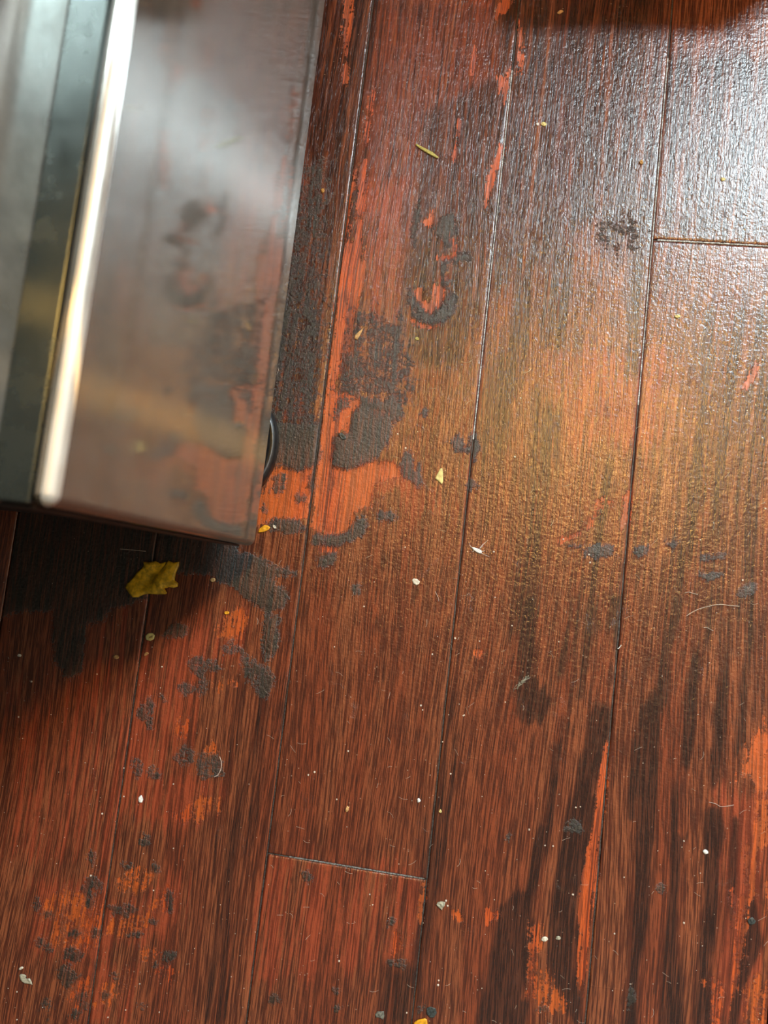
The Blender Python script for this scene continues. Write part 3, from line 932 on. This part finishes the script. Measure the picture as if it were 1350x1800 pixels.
ye = Crop(180, 940, 7.5)
chip('peel_scrap', 'crumpled ochre yellow scrap with ragged edges beside the appliance corner', 'scrap',
     ye((540, 350), (600, 362), (700, 350), (760, 378), (835, 360), (842, 392), (868, 340), (930, 368), (1010, 355), (1005, 410), (970, 500), (952, 600), (1000, 640), (995, 685), (940, 700), (880, 690), (820, 710), (855, 770), (830, 785), (720, 785), (600, 780), (540, 790), (470, 825), (400, 825), (360, 780), (305, 690), (330, 640), (400, 570), (450, 500), (520, 440), (550, 395)),
     .0045, M_YEL, .45, sub=3, rings=12, fold=.5)
pe = Crop(420, 700, 6.43)
chip('peel_crumb', 'bright orange-yellow pointed crumb at the lower corner of the steel front', 'crumb',
     pe((215, 1520), (230, 1475), (290, 1432), (330, 1440), (355, 1460), (330, 1490), (280, 1512)), .0014, M_ORG)
chip('seed_fluff', 'tiny off-white tuft touching the orange-yellow crumb on black grime', 'fluff',
     pe((385, 1430), (410, 1440), (425, 1470), (400, 1475), (385, 1455)), .0010, M_OFF, .6)
cc = Crop(680, 780, 6.136)
chip('seed_flake', 'pale yellow triangular chip lying alone on the third plank', 'chip',
     cc((575, 268), (598, 265), (606, 320), (606, 400), (595, 440), (560, 410), (518, 375), (545, 325)), .0013, M_PALE, .15)
chip('paper_flake', 'small pale oval flake with a grey mark below the triangular chip', 'flake',
     cc((270, 1470), (290, 1452), (325, 1458), (355, 1485), (350, 1510), (320, 1527), (285, 1508)), .0008, M_OFF, .3)
# feathery seed
s1 = cc((915, 1115), (940, 1118), (980, 1130), (1020, 1150), (1025, 1180), (1005, 1188), (965, 1170), (930, 1145))
seed = chip('fluffy_seed', 'white fluffy seed with thin hairs beside the third joint', 'seed', s1, .0018, M_WHITE, .2)
bm = bmesh.new()
for pp in (((915, 1120), (895, 1095), (888, 1065)), ((1005, 1120), (1050, 1075), (1095, 1035)), ((1020, 1180), (1060, 1200), (1110, 1220)), ((1000, 1130), (1030, 1110), (1035, 1080)), ((940, 1150), (930, 1165), (915, 1165)), ((1025, 1160), (1045, 1160), (1060, 1150))):
    q = [fl(x, .0009) for x in cc(*pp)]
    q = [v - seed.location for v in q]
    bm_tube(bm, q, [.00016, .00012, .00005], 5)
from_bm('seed_hairs', bm, M_WHITE, seed)['kind'] = 'stuff'
# stalk
chip('dry_stalk', 'short greenish-yellow stalk lying across the streaky red plank', 'stalk',
     h2((765, 158), (775, 148), (830, 178), (900, 212), (950, 255), (940, 264), (880, 235), (810, 192)), .0013, M_STRAW, .2)
wg = chip('winged_seed', 'thin golden winged seed beside the bare orange strip', 'seed',
          h2((283, 1690), (290, 1660), (320, 1632), (345, 1612), (350, 1618), (330, 1660), (305, 1698)), .0009, M_TAN, .2)
bm = bmesh.new()
bm_tube(bm, [fl(x, .0006) - wg.location for x in h2((343, 1616), (365, 1595), (385, 1588))], [.00025, .00018, .0001], 5)
from_bm('seed_tail', bm, M_TAN, wg)


def blob(name, label, cat, x, y, rx, ry, th, mat, rot=0, n=9, seed_=None, group=None, lumps=.4):
    rr = random.Random(int(x * 13 + y))
    poly = []
    for i in range(n):
        a = 2 * math.pi * i / n
        k = rr.uniform(.78, 1.12)
        u, v = rx * k * math.cos(a), ry * k * math.sin(a)
        poly.append((x + u * math.cos(rot) - v * math.sin(rot), y + u * math.sin(rot) + v * math.cos(rot)))
    return chip(name, label, cat, poly, th, mat, lumps, rings=5, sub=2, group=group)


blob('crumb', 'small lemon yellow crumb on the dark upper part of the fourth plank', 'crumb', 956, 218, 5, 4, .001, M_PALE)
blob('crumb', 'white speck just left of the lemon yellow crumb', 'crumb', 945, 218, 2.2, 3, .0006, M_WHITE)
blob('crumb', 'yellow crumb in the bluish shine above the right-hand end joint', 'crumb', 1271, 315, 4.5, 3.5, .0009, M_PALE)
blob('crumb', 'ochre crumb in the shine left of the fourth joint', 'crumb', 1127, 285, 4, 4, .0009, M_AMB)
blob('crumb', 'elongated tan crumb near the shaded top edge of the floor', 'crumb', 985, 21, 6, 3, .001, M_TAN, -.5)
blob('crumb', 'amber crumb beside the steel front on the second plank', 'crumb', 567, 335, 3.5, 4, .001, M_AMB)
blob('crumb', 'yellow crumb below the right-hand end joint on the rightmost plank', 'crumb', 1191, 556, 5.5, 3.5, .001, M_PALE)
blob('crumb', 'yellowish grain on the dark patch below the heart-shaped bare spot', 'crumb', 733, 595, 4, 3, .0008, M_STRAW)
# ring crumb
o = chip('onion_ring_crumb', 'round cream crumb with a dark centre below the ochre scrap', 'crumb',
         Crop(0, 1100, 4.5)((1152, 75), (1175, 58), (1205, 56), (1224, 75), (1218, 105), (1190, 120), (1160, 112), (1150, 95)), .0013, M_PALE, .1)
bm = bmesh.new()
bm_tube(bm, [fl(x, .00145) - o.location for x in Crop(0, 1100, 4.5)((1180, 95), (1192, 90), (1203, 86))], [.0003, .0004, .0003], 6)
from_bm('dark_centre', bm, M_AMB, o)
blob('crumb', 'curled tan crumb on the shaded leftmost plank', 'crumb', 204, 1155, 5, 4, .001, M_TAN)
blob('crumb', 'slanted tan crumb just below the round cream crumb', 'crumb', 257, 1149.5, 5, 2.6, .0008, M_TAN, -.6)
blob('crumb', 'tan oval crumb right of the ochre scrap', 'crumb', 374, 1019, 4.5, 4, .001, M_TAN)
blob('crumb', 'golden crumb at the edge of the sooty stain', 'crumb', 398, 1077, 5, 3, .001, M_ORG)
blob('crumb', 'pale crumb at the far left of the shaded plank', 'crumb', 34, 1152, 3.5, 3, .001, M_OFF)
blob('crumb', 'white chip standing on the second plank below the bare curl', 'crumb', 247, 1405, 4, 7.5, .0012, M_WHITE, .1)
blob('crumb', 'tan grain-shaped crumb in the middle of the third plank', 'crumb', 610, 1422, 3.2, 6, .0012, M_TAN, .4)
blob('crumb', 'round white crumb near the third joint above the end joint', 'crumb', 736, 1407, 3.2, 4, .001, M_WHITE)
blob('crumb', 'yellowish crumb on the third joint above the end joint', 'crumb', 774, 1426, 2.6, 3.2, .001, M_PALE)
blob('crumb', 'bright white squarish bit at the lower right of the floor', 'crumb', 1240, 1497.5, 5, 3.8, .0011, M_WHITE, .5)
pg = Crop(0, 1680, 11.25)
chip('crumb_flake', 'ragged cream flake at the lower left corner of the floor', 'flake',
     pg((385, 380), (420, 360), (480, 370), (520, 400), (490, 450), (540, 455), (590, 450), (620, 500), (640, 570), (570, 560), (490, 545), (430, 510), (400, 470)), .0012, M_PGRY, .4)
blob('crumb_flake', 'small pink-white flake just above the ragged cream flake', 'flake', 37, 1702, 4.5, 2.6, .0008, M_OFF, -.3)
bq = Crop(640, 1540, 6.75)
chip('grey_crumb', 'grey-green lumpy crumb right of the third joint near the bottom', 'crumb',
     bq((855, 340), (875, 308), (920, 300), (965, 310), (955, 355), (930, 380), (925, 405), (900, 385)), .0014, M_PGRY, .5)
chip('peel_crumb', 'yellow crumb cut off by the bottom edge on the third joint', 'crumb',
     bq((590, 1740), (640, 1705), (720, 1688), (745, 1700), (752, 1760), (745, 1830), (590, 1830)), .0018, M_ORG, .3)
chip('tar_spot', 'dark grey spot with a pale rim left of the bottom yellow crumb', 'spot',
     bq((130, 1640), (160, 1605), (235, 1605), (240, 1660), (225, 1705), (190, 1680), (135, 1675)), .0007, M_GREY, .4)
chip('tar_spot', 'larger dark grey spot right of the bottom yellow crumb', 'spot',
     bq((740, 1565), (790, 1548), (850, 1570), (862, 1620), (830, 1680), (780, 1680), (740, 1640)), .0007, M_BLACK, .4)
blob('tar_spot', 'round blackish hole-like spot at the right edge of the floor', 'spot', 1321, 1619, 7, 7, .0008, M_BLACK)
blob('tar_spot', 'small grey pebble-like spot on the dark stain of the fourth plank', 'spot', 981, 1649, 5, 3.6, .001, M_PGRY)
blob('tar_spot', 'small smooth reddish-grey spot left of the grey pebble-like spot', 'spot', 957, 1651, 6, 4.5, .0008, M_OFF)
chip('finish_flake', 'curled black flake of old finish over the bare orange patch', 'flake',
     c3((525, 440), (540, 432), (560, 448), (563, 465), (545, 468), (535, 455)), .0012, M_BLACK, .4)

# long pale hair and a few fibres
def fibre(label, pts, r=.00014, z=.0006, mat=M_LINT):
    q = [fl(p, z) for p in pts]
    # smooth through the picked points
    out = []
    n = len(q)
    for i in range(n - 1):
        p0, p1, p2, p3 = q[max(0, i - 1)], q[i], q[i + 1], q[min(n - 1, i + 2)]
        for s in range(6):
            t = s / 6
            out.append(.5 * ((2 * p1) + (-p0 + p2) * t + (2 * p0 - 5 * p1 + 4 * p2 - p3) * t * t + (-p0 + 3 * p1 - 3 * p2 + p3) * t ** 3))
    out.append(q[-1])
    c = out[0].copy()
    c.z = 0
    bm = bmesh.new()
    bm_tube(bm, [v - c for v in out], r, 5)
    return tag(from_bm('fibre', bm, mat, None, True, c), label, 'fibre')


hr = Crop(1150, 1020, 6.75)
fibre('long curved pale hair across the dark stripes at the right', hr((380, 425), (440, 385), (520, 345), (620, 315), (720, 293), (810, 288), (900, 300), (1010, 308)), .00024)
fibre('short wavy pale fibre above the long curved hair', hr((365, 150), (410, 140), (455, 155), (515, 168)), .00022)
fibre('small pale fibre below the long curved hair', hr((585, 560), (625, 560), (660, 580), (700, 600)), .0002)
fibre('thin pale fibre below the fluffy seed', [(765, 1040), (770, 1050), (771, 1057)], .00018)
fibre('tiny white curl on the fourth joint', [(1086, 1141), (1089, 1138), (1092, 1134)], .0003, mat=M_WHITE)
fibre('pale angled fibre at the lower right', [(1246, 1410), (1258, 1413), (1267, 1418), (1279, 1417), (1290, 1415)], .00018)
fibre('faint curved scratch-like fibre below the bare curl', [(386, 1330), (389, 1340), (388, 1352), (383, 1362), (376, 1366)], .0003)
fibre('thin tan fibre in the shade under the steel front', [(211, 965), (230, 966.5), (256, 969)], .00025, mat=M_LINT)

rt = random.Random(5)
bm = bmesh.new()
c0 = fl((917, 1200))
for i in range(26):
    a = Vector((917 + rt.uniform(-13, 11), 1200 - rt.uniform(-3, 3)))
    a.y = 1200 - (a.x - 917) * .85 + rt.uniform(-3, 3)
    an_ = -.75 + rt.uniform(-.6, .6)
    L_ = rt.uniform(6, 15)
    pts = [fl((a.x + L_ * t * math.cos(an_ + t * rt.uniform(-.7, .7)), a.y + L_ * t * math.sin(an_)), rt.uniform(.0002, .0009)) - c0 for t in (-.5, -.15, .2, .5)]
    bm_tube(bm, pts, .00013, 4)
tag(from_bm('fluff', bm, M_PGRY, None, True, c0), 'grey woolly tuft of lint at the tip of the dark stain', 'fluff')

# pale dust specks scattered everywhere: nobody could count them
bm = bmesh.new()
spots = [(870, 20), (800, 1122), (760, 1150), (743, 1248), (778, 1304), (612, 1320), (542, 1362), (553, 1357), (592, 1405), (588, 1137), (816, 1257), (888, 1234), (792, 1360), (814, 1258), (1035, 975), (1037, 989),
         (1243, 723), (1328, 712), (1313, 722), (1231, 949), (1305, 1020), (1345, 894), (1191, 648), (1230, 595), (1282, 620), (1228, 638), (1333, 630), (990, 948), (905, 803), (982, 1128), (1020, 1418),
         (1012, 1419), (930, 1458), (958, 1486), (972, 1487), (1007, 1572), (1097, 1542), (1202, 1478), (1202, 1622), (1080, 1641), (218, 1400), (180, 1430), (305, 1491), (270, 1565), (246, 1729), (30, 1743), (30, 1792), (221, 1775), (190, 1788),
         (160, 1539), (280, 1779), (56, 1198), (33, 1260), (90, 1256), (40, 1298), (171, 1185), (285, 1172), (218, 1350), (305, 1378), (596, 1689), (655, 1590), (650, 1572), (771, 1723), (770, 1731), (715, 1780), (787, 1592), (784, 1583),
         (740, 1240), (731, 1021), (712, 962), (699, 763), (713, 788), (640, 1066), (870, 1050), (843, 1127), (900, 1100), (868, 970), (1150, 700), (1340, 770), (915, 700), (930, 800), (1100, 640), (1040, 605)]
rs = random.Random(11)
spots += [(rs.uniform(-10, 1360), rs.uniform(1000, 1810)) for _ in range(230)] + [(rs.uniform(600, 1360), rs.uniform(0, 1000)) for _ in range(150)]
for i, s in enumerate(spots):
    p = fl(s)
    r = rs.uniform(.0005, .0009) if i < 80 else rs.uniform(.00018, .00042)
    v = bmesh.ops.create_icosphere(bm, subdivisions=1, radius=r)['verts']
    for q in v:
        q.co = Vector((q.co.x * rs.uniform(.8, 1.2) + p.x, q.co.y * rs.uniform(.8, 1.2) + p.y, q.co.z * .5 + r * .45))
for i in range(170):      # short lint
    a = Vector((rs.uniform(450, 1350), rs.uniform(600, 1800)))
    th_ = rs.uniform(-1.2, 1.2)
    L = rs.uniform(5, 16)
    bend = rs.uniform(-.8, .8)
    pts = [fl((a.x + L * t * math.cos(th_ + bend * t), a.y + L * t * math.sin(th_ + bend * t)), .0003) for t in (0, .35, .7, 1)]
    bm_tube(bm, pts, .00009, 3)
o = from_bm('floor_dust', bm, M_DUST)
tag(o, 'scattered pale dust specks and short lint all over the planks', 'dust', kind='stuff')
